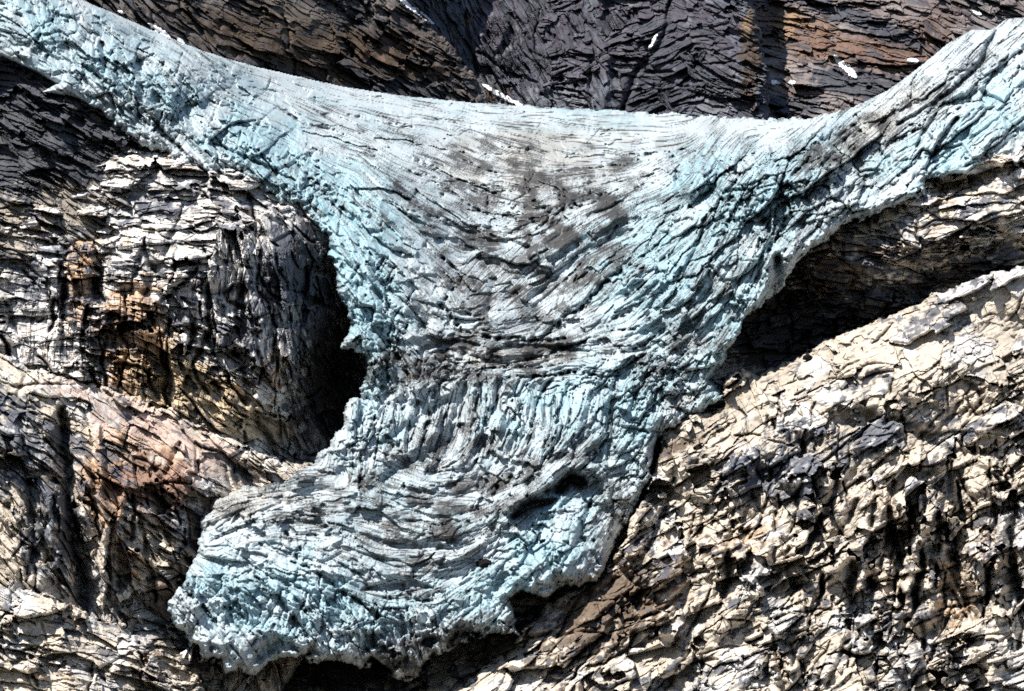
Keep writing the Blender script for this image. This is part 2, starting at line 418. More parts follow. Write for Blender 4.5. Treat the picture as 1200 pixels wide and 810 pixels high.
rock_mass('rock_buttress', [(-260, 210), (-40, 236), (30, 232), (62, 214), (100, 192), (150, 170), (215, 178), (282, 196), (345, 220), (392, 248), (412, 290), (416, 345), (425, 380), (440, 400), (455, 420), (465, 470), (440, 540), (360, 600), (-260, 600)],
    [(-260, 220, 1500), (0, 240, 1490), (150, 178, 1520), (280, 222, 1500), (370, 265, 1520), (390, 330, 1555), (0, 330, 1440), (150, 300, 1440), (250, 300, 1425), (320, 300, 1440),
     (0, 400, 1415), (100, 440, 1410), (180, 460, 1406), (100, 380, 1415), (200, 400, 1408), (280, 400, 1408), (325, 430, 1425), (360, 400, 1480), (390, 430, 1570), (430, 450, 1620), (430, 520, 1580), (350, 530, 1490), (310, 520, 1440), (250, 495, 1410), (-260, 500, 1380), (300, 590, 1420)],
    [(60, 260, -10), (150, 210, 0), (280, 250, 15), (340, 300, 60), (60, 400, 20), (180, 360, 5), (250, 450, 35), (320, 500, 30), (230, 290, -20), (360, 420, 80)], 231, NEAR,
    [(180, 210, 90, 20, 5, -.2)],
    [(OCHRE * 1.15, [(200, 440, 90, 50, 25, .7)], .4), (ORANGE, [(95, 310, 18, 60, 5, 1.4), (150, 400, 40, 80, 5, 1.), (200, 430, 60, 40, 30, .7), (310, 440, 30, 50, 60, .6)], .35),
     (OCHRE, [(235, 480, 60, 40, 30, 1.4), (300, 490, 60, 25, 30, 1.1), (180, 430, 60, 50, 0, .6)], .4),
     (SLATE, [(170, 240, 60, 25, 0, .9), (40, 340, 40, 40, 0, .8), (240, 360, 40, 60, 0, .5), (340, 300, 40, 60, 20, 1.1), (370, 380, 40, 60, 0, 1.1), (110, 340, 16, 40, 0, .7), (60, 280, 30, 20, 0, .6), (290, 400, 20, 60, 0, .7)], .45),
     (SHADE_BLACK, [(385, 450, 50, 100, 0, 1.4), (350, 280, 30, 40, 40, .8)], .5)],  # shade of the recess and dark flank by the ice, painted into the colour
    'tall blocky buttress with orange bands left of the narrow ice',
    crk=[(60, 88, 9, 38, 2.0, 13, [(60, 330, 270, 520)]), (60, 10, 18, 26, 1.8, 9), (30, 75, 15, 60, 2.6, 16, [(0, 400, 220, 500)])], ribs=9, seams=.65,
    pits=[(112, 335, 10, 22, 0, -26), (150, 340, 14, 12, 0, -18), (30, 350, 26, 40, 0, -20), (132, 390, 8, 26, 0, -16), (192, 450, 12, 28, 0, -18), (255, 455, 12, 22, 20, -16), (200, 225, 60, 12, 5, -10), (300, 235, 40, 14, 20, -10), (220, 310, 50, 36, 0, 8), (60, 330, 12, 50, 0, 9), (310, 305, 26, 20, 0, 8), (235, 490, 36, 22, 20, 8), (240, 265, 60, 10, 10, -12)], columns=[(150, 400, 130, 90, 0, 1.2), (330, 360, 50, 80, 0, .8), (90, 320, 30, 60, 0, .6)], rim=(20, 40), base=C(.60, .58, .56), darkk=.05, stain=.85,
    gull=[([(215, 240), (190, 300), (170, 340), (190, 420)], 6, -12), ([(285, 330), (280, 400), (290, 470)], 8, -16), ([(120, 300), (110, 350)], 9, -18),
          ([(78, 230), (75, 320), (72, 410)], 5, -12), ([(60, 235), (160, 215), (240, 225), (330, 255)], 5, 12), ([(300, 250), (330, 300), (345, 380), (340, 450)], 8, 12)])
rock_mass('rock_slope', [(-260, 350), (-60, 398), (0, 416), (50, 438), (120, 454), (180, 474), (232, 494), (282, 520), (330, 540), (372, 545), (420, 560), (400, 700), (300, 860), (-260, 860)],
    [(-260, 360, 1380), (0, 418, 1370), (120, 456, 1376), (230, 497, 1384), (330, 542, 1395), (400, 560, 1420), (0, 500, 1335), (120, 520, 1340), (220, 550, 1345), (0, 600, 1300), (60, 640, 1300), (95, 640, 1330), (130, 620, 1300), (200, 640, 1330), (250, 600, 1350),
     (180, 730, 1330), (220, 690, 1340), (0, 700, 1285), (100, 730, 1310), (350, 700, 1400), (-260, 700, 1290), (-260, 860, 1260), (300, 860, 1330)],
    [(60, 460, 30), (180, 500, 28), (280, 550, 30), (40, 560, 40), (150, 600, 45), (60, 640, 70), (210, 620, 40), (130, 680, 60), (220, 700, -50)], 261, NEAR,
    [(180, 500, 150, 26, 26, -.85), (40, 440, 60, 20, 25, -.6), (150, 540, 60, 30, 20, -.3), (250, 570, 60, 30, 0, -.3)],
    [(PINK, [(190, 510, 130, 30, 27, 1.1), (150, 560, 90, 50, 20, .8)], .35), (ORANGE, [(180, 540, 70, 50, 20, .7), (130, 590, 30, 60, 0, .9), (100, 560, 30, 40, 0, .6), (150, 660, 30, 30, 0, .6)], .45),
     (RUST, [(190, 580, 70, 50, 20, 1.1), (150, 560, 40, 30, 0, .5)], .5), (BROWN, [(210, 690, 60, 30, -45, 1.3), (245, 600, 30, 50, 0, .9), (290, 550, 60, 14, 15, .8), (240, 640, 30, 40, 0, .9)], .45),
     (SLATE, [(40, 540, 80, 50, 30, .8), (60, 640, 50, 70, 0, .8), (20, 470, 60, 30, 30, .6)], .45), (SHADE_BLACK, [(92, 640, 14, 70, 5, .7)], .55)],  # last list paints the gully's shade into the rock colour
    'sloping pale rock ridge with pink and rust faces in the lower left',
    crk=[(60, 75, 16, 34, 2.0, 11, [(0, 300, 540, 720)]), (50, 30, 14, 30, 1.8, 7)], ribs=9,
    pits=[(100, 690, 14, 26, 0, -20), (125, 645, 9, 40, 4, 14), (60, 600, 16, 50, 0, 6), (240, 640, 18, 30, 0, -10), (200, 585, 30, 20, 20, -6)], rim=(14, 26), darkk=.15, stain=.8,
    gull=[([(72, 480), (78, 540), (82, 600), (95, 660), (100, 715)], 12, -42), ([(116, 500), (118, 560), (122, 640), (118, 710)], 5, 16), ([(150, 560), (140, 600), (135, 660), (130, 720)], 5, 9),
          ([(210, 520), (190, 570), (200, 640)], 6, -9), ([(35, 560), (40, 640), (30, 680)], 6, -14)])
rock_mass('rock_slope', [(-260, 610), (-60, 662), (0, 682), (60, 698), (110, 722), (150, 738), (200, 766), (235, 800), (280, 960), (-260, 960)],
    [(-260, 620, 1270), (0, 685, 1265), (110, 724, 1272), (200, 770, 1290), (0, 760, 1235), (100, 780, 1240), (200, 830, 1260), (-260, 960, 1160), (0, 900, 1190), (280, 960, 1210)],
    [(40, 720, 25), (120, 760, 20), (200, 800, 10)], 291, NEAR, [(60, 715, 90, 14, 22, -.5)],
    [(ORANGE, [(60, 790, 60, 20, 0, .6), (170, 780, 60, 20, 0, .6)], .5), (SLATE, [(150, 800, 60, 30, 0, .7), (30, 770, 40, 30, 0, .5)], .5), (BROWN, [(180, 760, 40, 20, 0, .8)], .5)],
    'broken buff rock step in the bottom left corner', crk=[(40, 80, 20, 22, 1.8, 9), (30, 15, 14, 30, 1.8, 8)], rim=(12, 22), darkk=.2, stain=.8)

# ---- beneath the terminus
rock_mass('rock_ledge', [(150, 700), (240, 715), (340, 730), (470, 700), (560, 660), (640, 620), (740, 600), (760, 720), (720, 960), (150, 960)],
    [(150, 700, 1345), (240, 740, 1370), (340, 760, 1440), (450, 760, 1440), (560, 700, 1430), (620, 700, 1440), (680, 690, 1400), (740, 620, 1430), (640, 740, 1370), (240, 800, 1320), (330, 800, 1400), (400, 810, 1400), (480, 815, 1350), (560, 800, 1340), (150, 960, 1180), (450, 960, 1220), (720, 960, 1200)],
    [(250, 780, 10), (450, 760, 0), (600, 740, -30)], 321, NEAR, [], [(BROWN, [(600, 760, 90, 50, -30, .9), (300, 790, 120, 30, 0, .5)], .45), (SHADE_BLACK, [(400, 790, 120, 40, 0, 1.2), (620, 700, 60, 40, -30, 1.1), (250, 760, 60, 30, 0, .8)], .45)],  # black patches paint the shade under the ice overhang into the ledge
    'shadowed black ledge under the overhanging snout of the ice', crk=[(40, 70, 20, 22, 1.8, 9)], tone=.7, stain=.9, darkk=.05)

rock_mass('bedrock', [(100, 150), (300, 170), (600, 190), (900, 190), (960, 250), (900, 420), (880, 520), (760, 700), (560, 760), (250, 760), (240, 600), (330, 540), (430, 520), (440, 380), (380, 240), (240, 190)],
    [(100, 150, 1620), (300, 170, 1720), (600, 190, 1880), (900, 190, 1720), (950, 250, 1640), (900, 400, 1640), (600, 300, 1680), (440, 380, 1620), (600, 480, 1520), (440, 520, 1500), (850, 520, 1500), (700, 650, 1460), (300, 650, 1420), (560, 740, 1400), (250, 750, 1400)],
    [(500, 400, 10)], 341, NEAR, [], [], 'dark rock floor showing in slits beside the ice', tone=.5, stain=.9, g=3.0)

# ---- right side
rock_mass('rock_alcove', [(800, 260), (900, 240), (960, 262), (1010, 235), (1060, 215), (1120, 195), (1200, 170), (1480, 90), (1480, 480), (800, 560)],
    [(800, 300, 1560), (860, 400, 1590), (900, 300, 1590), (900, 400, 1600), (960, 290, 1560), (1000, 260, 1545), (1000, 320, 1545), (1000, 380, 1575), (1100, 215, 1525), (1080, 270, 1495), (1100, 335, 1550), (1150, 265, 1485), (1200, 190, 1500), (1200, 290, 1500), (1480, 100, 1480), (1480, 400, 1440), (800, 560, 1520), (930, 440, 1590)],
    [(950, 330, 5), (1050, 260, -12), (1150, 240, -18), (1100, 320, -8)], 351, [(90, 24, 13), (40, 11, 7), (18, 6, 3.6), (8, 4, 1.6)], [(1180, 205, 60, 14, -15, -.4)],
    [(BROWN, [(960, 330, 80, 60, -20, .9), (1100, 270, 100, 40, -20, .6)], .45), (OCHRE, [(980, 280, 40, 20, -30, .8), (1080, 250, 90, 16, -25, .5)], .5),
     (SHADE_BLACK, [(900, 380, 60, 60, 0, 1.5), (1000, 370, 110, 30, -20, 1.3), (1150, 310, 80, 16, -20, .9)], .45), (SLATE, [(1120, 290, 90, 30, -15, .7)], .5)],  # black patches paint the shade below the ice arm into the rock
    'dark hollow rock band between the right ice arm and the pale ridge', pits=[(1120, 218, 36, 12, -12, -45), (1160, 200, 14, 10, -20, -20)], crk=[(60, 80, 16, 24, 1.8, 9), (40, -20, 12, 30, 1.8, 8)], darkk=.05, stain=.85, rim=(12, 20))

RP = [(1480, 225), (1330, 278), (1200, 313), (1150, 326), (1100, 345), (1050, 369), (1005, 384), (960, 404), (925, 426), (890, 440), (870, 436), (845, 452), (850, 476), (800, 490), (776, 505), (766, 560), (742, 606), (712, 672), (668, 694), (640, 712), (606, 748), (566, 785), (520, 815), (480, 960), (1480, 960)]
rock_mass('rock_buttress', RP,
    [(1480, 230, 1450), (1200, 316, 1440), (1050, 372, 1440), (940, 420, 1445), (880, 440, 1450), (800, 492, 1440), (768, 555, 1410), (712, 672, 1370), (606, 748, 1330), (530, 815, 1310),
     (1200, 400, 1390), (1050, 440, 1395), (950, 480, 1390), (870, 520, 1385), (820, 600, 1360), (1200, 500, 1330), (1060, 540, 1330), (950, 600, 1325), (760, 680, 1330), (1200, 620, 1270), (1080, 640, 1275),
     (900, 700, 1280), (700, 780, 1280), (1200, 740, 1215), (1000, 760, 1220), (820, 810, 1225), (1480, 500, 1320), (1480, 960, 1080), (1000, 960, 1110), (480, 960, 1200), (1130, 800, 1180)],
    [(1100, 380, -18), (950, 430, -25), (1050, 470, -12), (900, 520, -30), (1150, 500, -20), (820, 560, -40), (950, 600, -25), (1050, 620, -30), (1150, 640, -40), (850, 680, -45), (700, 740, -35), (950, 740, -30), (1100, 780, -10), (780, 800, -30), (620, 780, -30)],
    381, [(170, 58, 24), (84, 22, 9.5), (40, 8.5, 3.6), (17, 3.8, 1.2)],
    [(1080, 392, 220, 52, -20, -1.25), (850, 465, 40, 22, -30, -.7), (1000, 420, 60, 24, -25, -.4), (1180, 360, 90, 30, -15, -.3), (1160, 780, 20, 50, 0, -.8), (840, 760, 70, 40, -35, -.5), (990, 730, 60, 40, -20, -.4), (1150, 570, 80, 60, 0, .3)],
    [(BUFF * 1.15, [(845, 470, 40, 26, -30, 1.4)], .4), (ORANGE, [(780, 700, 60, 90, 30, .6), (880, 640, 40, 60, 0, .6), (1120, 690, 30, 60, 0, .7), (1160, 640, 20, 60, 0, .6), (1000, 690, 60, 20, 0, .5), (1110, 395, 60, 10, -10, .6)], .5),
     (BROWN, [(800, 520, 60, 14, -25, 1.1), (740, 690, 60, 60, -40, .8), (680, 740, 80, 50, -30, .8), (820, 640, 40, 60, 0, .5)], .45),
     (SLATE, [(950, 530, 90, 50, -20, .7), (1060, 500, 90, 30, -10, .6), (860, 560, 40, 60, -20, .6), (1150, 540, 60, 60, 0, .5), (1000, 600, 50, 40, 0, .5)], .5)],
    'broad pale craggy buttress with black cracks right of the ice',
    crk=[(60, 88, 9, 46, 2.2, 15, [(900, 1230, 540, 780)]), (34, 115, 10, 56, 2.2, 13, [(620, 1050, 520, 800)]), (60, -22, 12, 44, 1.8, 9, [(820, 1210, 480, 620), (640, 1210, 620, 810)]), (40, -22, 12, 16, 1.2, 4, [(900, 1200, 350, 460)]), (50, 88, 10, 24, 1.8, 10, [(860, 1200, 440, 600)]), (16, 86, 6, 90, 4.5, 22, [(980, 1210, 540, 660)])], ribs=22, tone=.9, seams=.55,
    pits=[(1075, 705, 26, 14, -10, -22), (1000, 560, 20, 20, 0, -20), (855, 680, 22, 20, -30, -20), (1100, 515, 60, 14, 8, -16), (1010, 495, 40, 12, 0, -14), (900, 545, 40, 16, -30, -16), (940, 585, 26, 12, -10, -14), (990, 650, 22, 14, -35, 9), (1160, 770, 20, 44, 0, 12), (990, 735, 50, 28, -20, 10), (845, 755, 60, 22, -50, 10), (1190, 690, 14, 50, 0, -20), (1150, 480, 60, 18, -15, -10), (790, 590, 14, 40, 30, -12), (700, 770, 60, 14, -35, 8), (640, 740, 60, 14, -35, -12), (1060, 745, 50, 10, -10, -12), (880, 620, 20, 26, 0, -12)], columns=[(1120, 660, 110, 100, 0, .6), (900, 640, 90, 60, 0, .3)], rim=(12, 24), darkk=.14, stain=.86, gvar=26,
    gull=[([(1125, 600), (1120, 640), (1110, 700), (1085, 760)], 9, -26), ([(1190, 590), (1185, 660), (1180, 720)], 9, -26), ([(1045, 560), (1042, 620), (1044, 700), (1030, 770)], 6, -16),
          ([(1000, 480), (1060, 495), (1110, 530), (1160, 530)], 7, -12), ([(875, 540), (900, 560), (935, 580)], 10, -14), ([(860, 620), (850, 680), (840, 700)], 9, -16), ([(940, 560), (925, 620), (880, 690)], 5, -12),
          ([(1110, 560), (1085, 620), (1068, 680), (1066, 720)], 5, 14), ([(935, 600), (895, 660), (840, 740), (760, 800)], 11, 18), ([(1010, 640), (960, 680), (900, 760), (860, 810)], 10, 14), ([(1120, 560), (1090, 610), (1066, 655)], 8, 14), ([(1075, 600), (1000, 640), (975, 668)], 10, 12), ([(720, 640), (690, 720), (640, 790)], 8, 12), ([(1010, 690), (1000, 740), (970, 780)], 16, 10), ([(1150, 640), (1140, 700)], 9, 12), ([(1100, 600), (1096, 690)], 4, -20), ([(1025, 580), (1018, 660), (1022, 740)], 4, -16), ([(910, 600), (905, 660)], 4, -14), ([(1165, 600), (1160, 700)], 4, -20), ([(1165, 720), (1160, 760), (1160, 830)], 16, 12),
          ([(760, 560), (750, 600), (735, 650)], 6, 12), ([(790, 560), (770, 620), (740, 680)], 5, -14), ([(820, 620), (800, 700), (790, 720)], 7, -12)])

# ------------------------------------------------------------------ glacier
GP = [(-260, -160), (40, -60), (92, 0), (130, 16), (180, 38), (240, 62), (300, 80), (400, 103), (480, 115), (560, 122), (620, 126), (720, 131), (840, 138), (940, 140), (962, 138), (1000, 127), (1040, 108), (1078, 80), (1112, 52), (1140, 36), (1160, 37), (1180, 24), (1200, 22), (1480, -120),
      (1480, 70), (1330, 140), (1200, 188), (1172, 194), (1140, 206), (1112, 206), (1088, 212), (1082, 226), (1050, 240), (1012, 254), (985, 266), (962, 284), (938, 300), (926, 322), (905, 346), (884, 362), (866, 378), (860, 402), (850, 420), (832, 446), (850, 470), (805, 490), (780, 503), (770, 522), (762, 558), (745, 592), (730, 622),
      (712, 652), (700, 682), (655, 688), (640, 702), (612, 688), (596, 702), (606, 742), (590, 738), (562, 744), (520, 760), (496, 786), (476, 800), (458, 786), (432, 776), (400, 778), (345, 768), (316, 776), (297, 792), (265, 782), (235, 762), (202, 738), (196, 706), (215, 682), (232, 642), (238, 600), (256, 582), (290, 572), (330, 566), (362, 545), (385, 526), (402, 500),
      (405, 471), (426, 468), (430, 412), (402, 405), (412, 380), (402, 352), (394, 330), (388, 300), (384, 274), (360, 250), (330, 235), (300, 215), (260, 205), (228, 200), (208, 190), (175, 172), (150, 158), (118, 130), (82, 112), (50, 108), (68, 98), (40, 82), (0, 63), (-260, -30)]
X, Y = grid(-268, 1488, -168, 815, 1.0)
A = angfield([(0, 20, 25), (60, 20, 80), (120, 60, 40), (60, 80, 30), (180, 60, 28), (200, 110, 60), (160, 130, 50), (300, 110, 20), (400, 125, 13), (500, 135, 6), (620, 140, 3), (760, 145, 2), (900, 150, -3), (250, 170, 40), (320, 190, 45),
      (300, 140, 25), (400, 180, 22), (380, 230, 50), (430, 230, 45), (500, 180, 15), (560, 190, 25), (480, 220, 30), (540, 240, 28), (640, 170, 15), (700, 175, 5), (600, 220, 12), (420, 300, 62), (470, 300, 40), (450, 350, 50), (520, 290, 30), (580, 260, 20),
      (640, 240, -25), (700, 225, -18), (780, 215, -22), (620, 290, -40), (680, 280, -35), (760, 270, -32), (700, 330, -42), (780, 320, -48), (840, 280, -60), (880, 240, -55), (860, 330, -65), (820, 380, -50), (760, 370, -40), (560, 320, -50), (520, 350, 60), (600, 350, -45), (660, 370, -35),
      (500, 390, 25), (560, 400, 5), (640, 405, -2), (720, 395, -18), (450, 430, 60), (520, 430, -10), (600, 425, 0), (700, 430, 10), (780, 420, -30), (470, 480, 105), (430, 500, 100), (540, 470, 100), (600, 470, 88), (650, 480, 92), (710, 480, 95), (760, 470, 110), (800, 460, -60),
      (500, 510, 110), (560, 520, 110), (620, 530, 115), (680, 530, 125), (730, 530, -50), (420, 540, 95), (470, 560, 20), (540, 570, 0), (600, 570, -25), (660, 560, -35), (700, 550, -30), (600, 610, -38), (560, 640, -30), (640, 590, -40), (500, 620, 8), (430, 600, 5), (360, 590, -5), (300, 600, -12), (270, 620, -30),
      (350, 630, 5), (430, 640, 25), (500, 660, -10), (480, 690, 0), (400, 690, 30), (300, 680, 35), (250, 700, 60), (300, 740, 60), (400, 750, 70), (500, 740, 80), (560, 700, -40), (640, 640, -60), (660, 680, -70), (720, 620, -60),
      (940, 180, -48), (900, 210, -50), (1000, 150, -42), (1000, 200, -42), (1060, 110, -42), (1100, 80, -40), (1060, 160, -40), (1120, 150, -42), (1170, 100, -38), (1180, 160, -35), (950, 250, -60), (1000, 230, -20), (1130, 190, -30), (870, 190, -60), (830, 210, -60)])
an = coarse(X, Y, A, 8) + fbm(X / 40, Y / 40, 3, 3) * 0.28
nz = rng.standard_normal(X.shape).astype(np.float32)
l_fine = lic(nz, an, 16)
l_mid = lic(blur(rng.standard_normal(X.shape).astype(np.float32), 3), an, 34)
l_big = lic(blur(rng.standard_normal(X.shape).astype(np.float32), 22), an, 60)
l_line = lic(blur(rng.standard_normal(X.shape).astype(np.float32), 1), an, 44)
l_cross = lic(blur(rng.standard_normal(X.shape).astype(np.float32), 2), an + math.pi / 2 + .3, 12)
print('lic', time.time() - T0)
np.clip(nz, -3, 3, out=nz)

D = coarse(X, Y, rbf([(-260, -100, 1640), (-260, -40, 1600), (0, -20, 1580), (0, 0, 1560), (0, 60, 1530), (100, 0, 1620), (60, 50, 1550), (120, 70, 1560), (100, 115, 1525), (180, 40, 1670), (200, 80, 1610), (200, 120, 1560), (190, 175, 1520), (300, 82, 1780), (300, 120, 1690), (290, 160, 1570), (290, 205, 1510),
    (400, 104, 1890), (400, 140, 1760), (390, 190, 1610), (385, 255, 1510), (450, 220, 1560), (440, 290, 1490), (430, 350, 1455), (450, 400, 1435), (440, 450, 1415), (500, 116, 1960), (500, 145, 1830), (520, 190, 1700), (620, 127, 2020), (620, 150, 1880), (620, 185, 1740), (620, 230, 1640), (560, 270, 1590), (620, 300, 1560),
    (540, 350, 1500), (620, 370, 1515), (600, 402, 1482), (600, 430, 1464), (520, 430, 1450), (700, 420, 1475), (600, 470, 1432), (680, 480, 1432), (540, 500, 1410), (640, 530, 1402), (410, 500, 1395), (440, 540, 1375), (360, 570, 1360), (260, 600, 1345), (540, 590, 1362), (450, 610, 1345), (340, 640, 1322), (600, 620, 1350), (500, 660, 1325),
    (230, 690, 1300), (300, 700, 1296), (220, 740, 1290), (300, 780, 1280), (400, 700, 1302), (400, 770, 1284), (500, 720, 1300), (480, 790, 1292), (580, 700, 1325), (640, 600, 1372), (620, 660, 1338), (680, 640, 1350), (690, 570, 1392), (710, 640, 1368), (750, 540, 1412), (760, 480, 1430), (820, 450, 1450), (830, 400, 1462),
    (760, 370, 1505), (700, 330, 1550), (800, 330, 1490), (860, 350, 1470), (900, 300, 1475), (840, 270, 1510), (760, 250, 1610), (700, 220, 1680), (780, 180, 1760), (760, 136, 2010), (860, 145, 1950), (920, 143, 1820), (820, 205, 1630), (870, 190, 1600), (950, 150, 1620), (900, 240, 1520), (920, 190, 1560), (960, 250, 1500), (1000, 140, 1640), (1000, 200, 1550),
    (1080, 85, 1660), (1080, 150, 1570), (1060, 225, 1505), (1200, 26, 1680), (1200, 100, 1590), (1200, 180, 1520), (1480, -110, 1760), (1480, 60, 1600)]), 6)

steep = blobs(X, Y, [(640, 480, 120, 50, 0, 1.0), (420, 300, 60, 120, 20, .5), (800, 330, 90, 110, 0, .8), (250, 160, 110, 50, 30, .7), (300, 720, 120, 60, 0, .7), (1080, 150, 120, 70, -35, .5), (640, 640, 60, 60, 0, .3), (900, 240, 70, 60, 0, .8), (90, 60, 90, 40, 20, .5), (430, 430, 40, 60, 0, .8), (760, 440, 60, 40, 0, .6)])
# ice blocks: broken seracs along the steep margins
serac = blobs(X, Y, [(430, 390, 40, 60, 0, .7), (300, 700, 130, 60, 10, .38), (450, 740, 90, 50, 0, .6), (260, 160, 120, 40, 35, .6), (370, 220, 40, 40, 0, .5), (900, 220, 80, 60, -20, .9), (850, 200, 50, 30, 0, .6), (780, 440, 70, 40, 0, .8), (640, 640, 60, 60, 0, .6), (740, 560, 40, 60, 0, .7), (980, 230, 60, 30, 0, .7), (420, 500, 30, 40, 0, .7), (150, 110, 60, 40, 20, .6), (60, 30, 70, 40, 0, .4), (640, 230, 80, 30, -10, .4), (500, 430, 60, 20, 0, .6)])
serac = np.clip(serac, 0, 1.2)
R = fbm(X / 90, Y / 60, 4, 7) * 9
wx = fbm(X / 30, Y / 30, 3, 8) * 9; wy = fbm(X / 30, Y / 30, 3, 9) * 9
vr = np.zeros_like(X)
fin = np.clip(blobs(X, Y, [(880, 215, 90, 50, -20, 1.0), (1120, 150, 90, 50, -35, .8), (980, 200, 60, 40, -40, .8), (820, 320, 60, 70, 20, .45), (760, 450, 60, 30, 0, .5), (280, 165, 90, 35, 35, .6)]), 0, 1)
qa, qb = X * .78 - Y * .62, X * .62 + Y * .78
f1, f2, r1, r2, cu, cv = voronoi((qa + wx * .3) / 62, (qb + wy * .3) / 34, 470, box=True)
R += fin * 20 * ((r1 - .5) * .9 + cv * 1.0 + cu * (r2 - .3) * 1.2 - .5 * sm(.1, 0, f2 - f1))
finr = fin * (r2 - .45)
fu0, ft0 = local_frame(X, Y, lambda a_, b_: A(a_, b_) + .5, 60, 79, .3)
for s, (L, h, amp) in enumerate(((44, 34, 13), (24, 17, 6.5), (11, 8, 1.9))):
    f1, f2, r1, r2, cu, cv = voronoi((fu0 + wx * .25) / L, (ft0 + wy * .25) / h, 400 + s, box=(s != 1))
    R += serac * amp * ((r1 - .5) * 1.1 + cv * .9 + cu * (r2 - .5) - .6 * sm(.12, 0, f2 - f1)); vr += (r1 - .5) * .6
mod = sm(-.4, .5, fbm(X / 32, Y / 24, 3, 71)); mod2 = sm(-.3, .5, fbm(X / 20, Y / 15, 3, 74))
R += l_big * (1.5 + 2.4 * steep) * (.3 + mod) * (1 - .6 * np.clip(blobs(X, Y, [(640, 645, 62, 46, -50, 1.1), (300, 710, 120, 60, 0, .8)]), 0, 1)) + l_mid * (.2 + .5 * np.clip(steep, 0, 1.2)) * (.2 + mod2) + l_fine * .12 + l_line * .30 * (.3 + mod2) + l_cross * .15 * serac
fu, ft = local_frame(X, Y, A, 70, 77, .3); fu = fu + wx * .35; ft = ft + wy * .35
face = blobs(X, Y, [(640, 645, 62, 46, -50, 1.25), (300, 710, 120, 60, 0, .85), (430, 340, 36, 90, 15, .4), (880, 400, 20, 60, 20, .6)])
for s, (L, h, amp) in enumerate(((170, 40, 11), (90, 22, 7), (42, 11, 3.0), (18, 5.5, 1.0))):
    f1, f2, r1, r2, cu, cv = voronoi(fu / L + .3 * ft / h, ft / h, 440 + s, box=True); amp = amp * (1 - .75 * np.clip(face, 0, 1))
    R += amp * (.42 + .6 * np.clip(steep, 0, 1)) * ((r1 - .5) * .9 + cv * (r2 - .2) * 1.3 + cu * (r1 - .5) - .55 * sm(.12, 0, f2 - f1) * (r2 > .4)); vr += (r2 - .5) * .5

def flow_cracks(n, off, length, w, amp, dens, seed, dirt=0.0):
    r = np.random.default_rng(seed); x0, y0 = X[0, 0], Y[0, 0]; done = 0
    for _ in range(n * 14):
        if done >= n: break
        x, y = r.uniform(-40, 1240), r.uniform(-30, 810)
        i, j = int(y - y0), int(x - x0)
        if r.random() > dens[i, j]: continue
        done += 1; L = length * math.exp(r.normal(0, .5)); p = [(x, y)]; sg = 1 if r.random() < .5 else -1; dev = r.normal(0, .12)
        for k in range(6):
            i = min(max(int(y - y0), 0), X.shape[0] - 1); j = min(max(int(x - x0), 0), X.shape[1] - 1)
            a = an[i, j] + off + dev
            if k and math.cos(a) * px_ + math.sin(a) * py_ < 0: a += math.pi
            px_, py_ = math.cos(a), math.sin(a)
            x += px_ * L / 6 * sg; y += py_ * L / 6 * sg; p.append((x, y))
        ww = min(w * math.exp(r.normal(0, .3)), 2.8); aa = min(amp * math.exp(r.normal(0, .45)), amp * 1.5)
        stroke(ck, X, Y, p, ww, -aa)
        if dirt: stroke(dirt_s, X, Y, p, ww * 1.6, dirt * r.random())
ck = np.zeros_like(X); hs = np.zeros_like(X); dirt_s = np.zeros_like(X); blue_s = np.zeros_like(X)
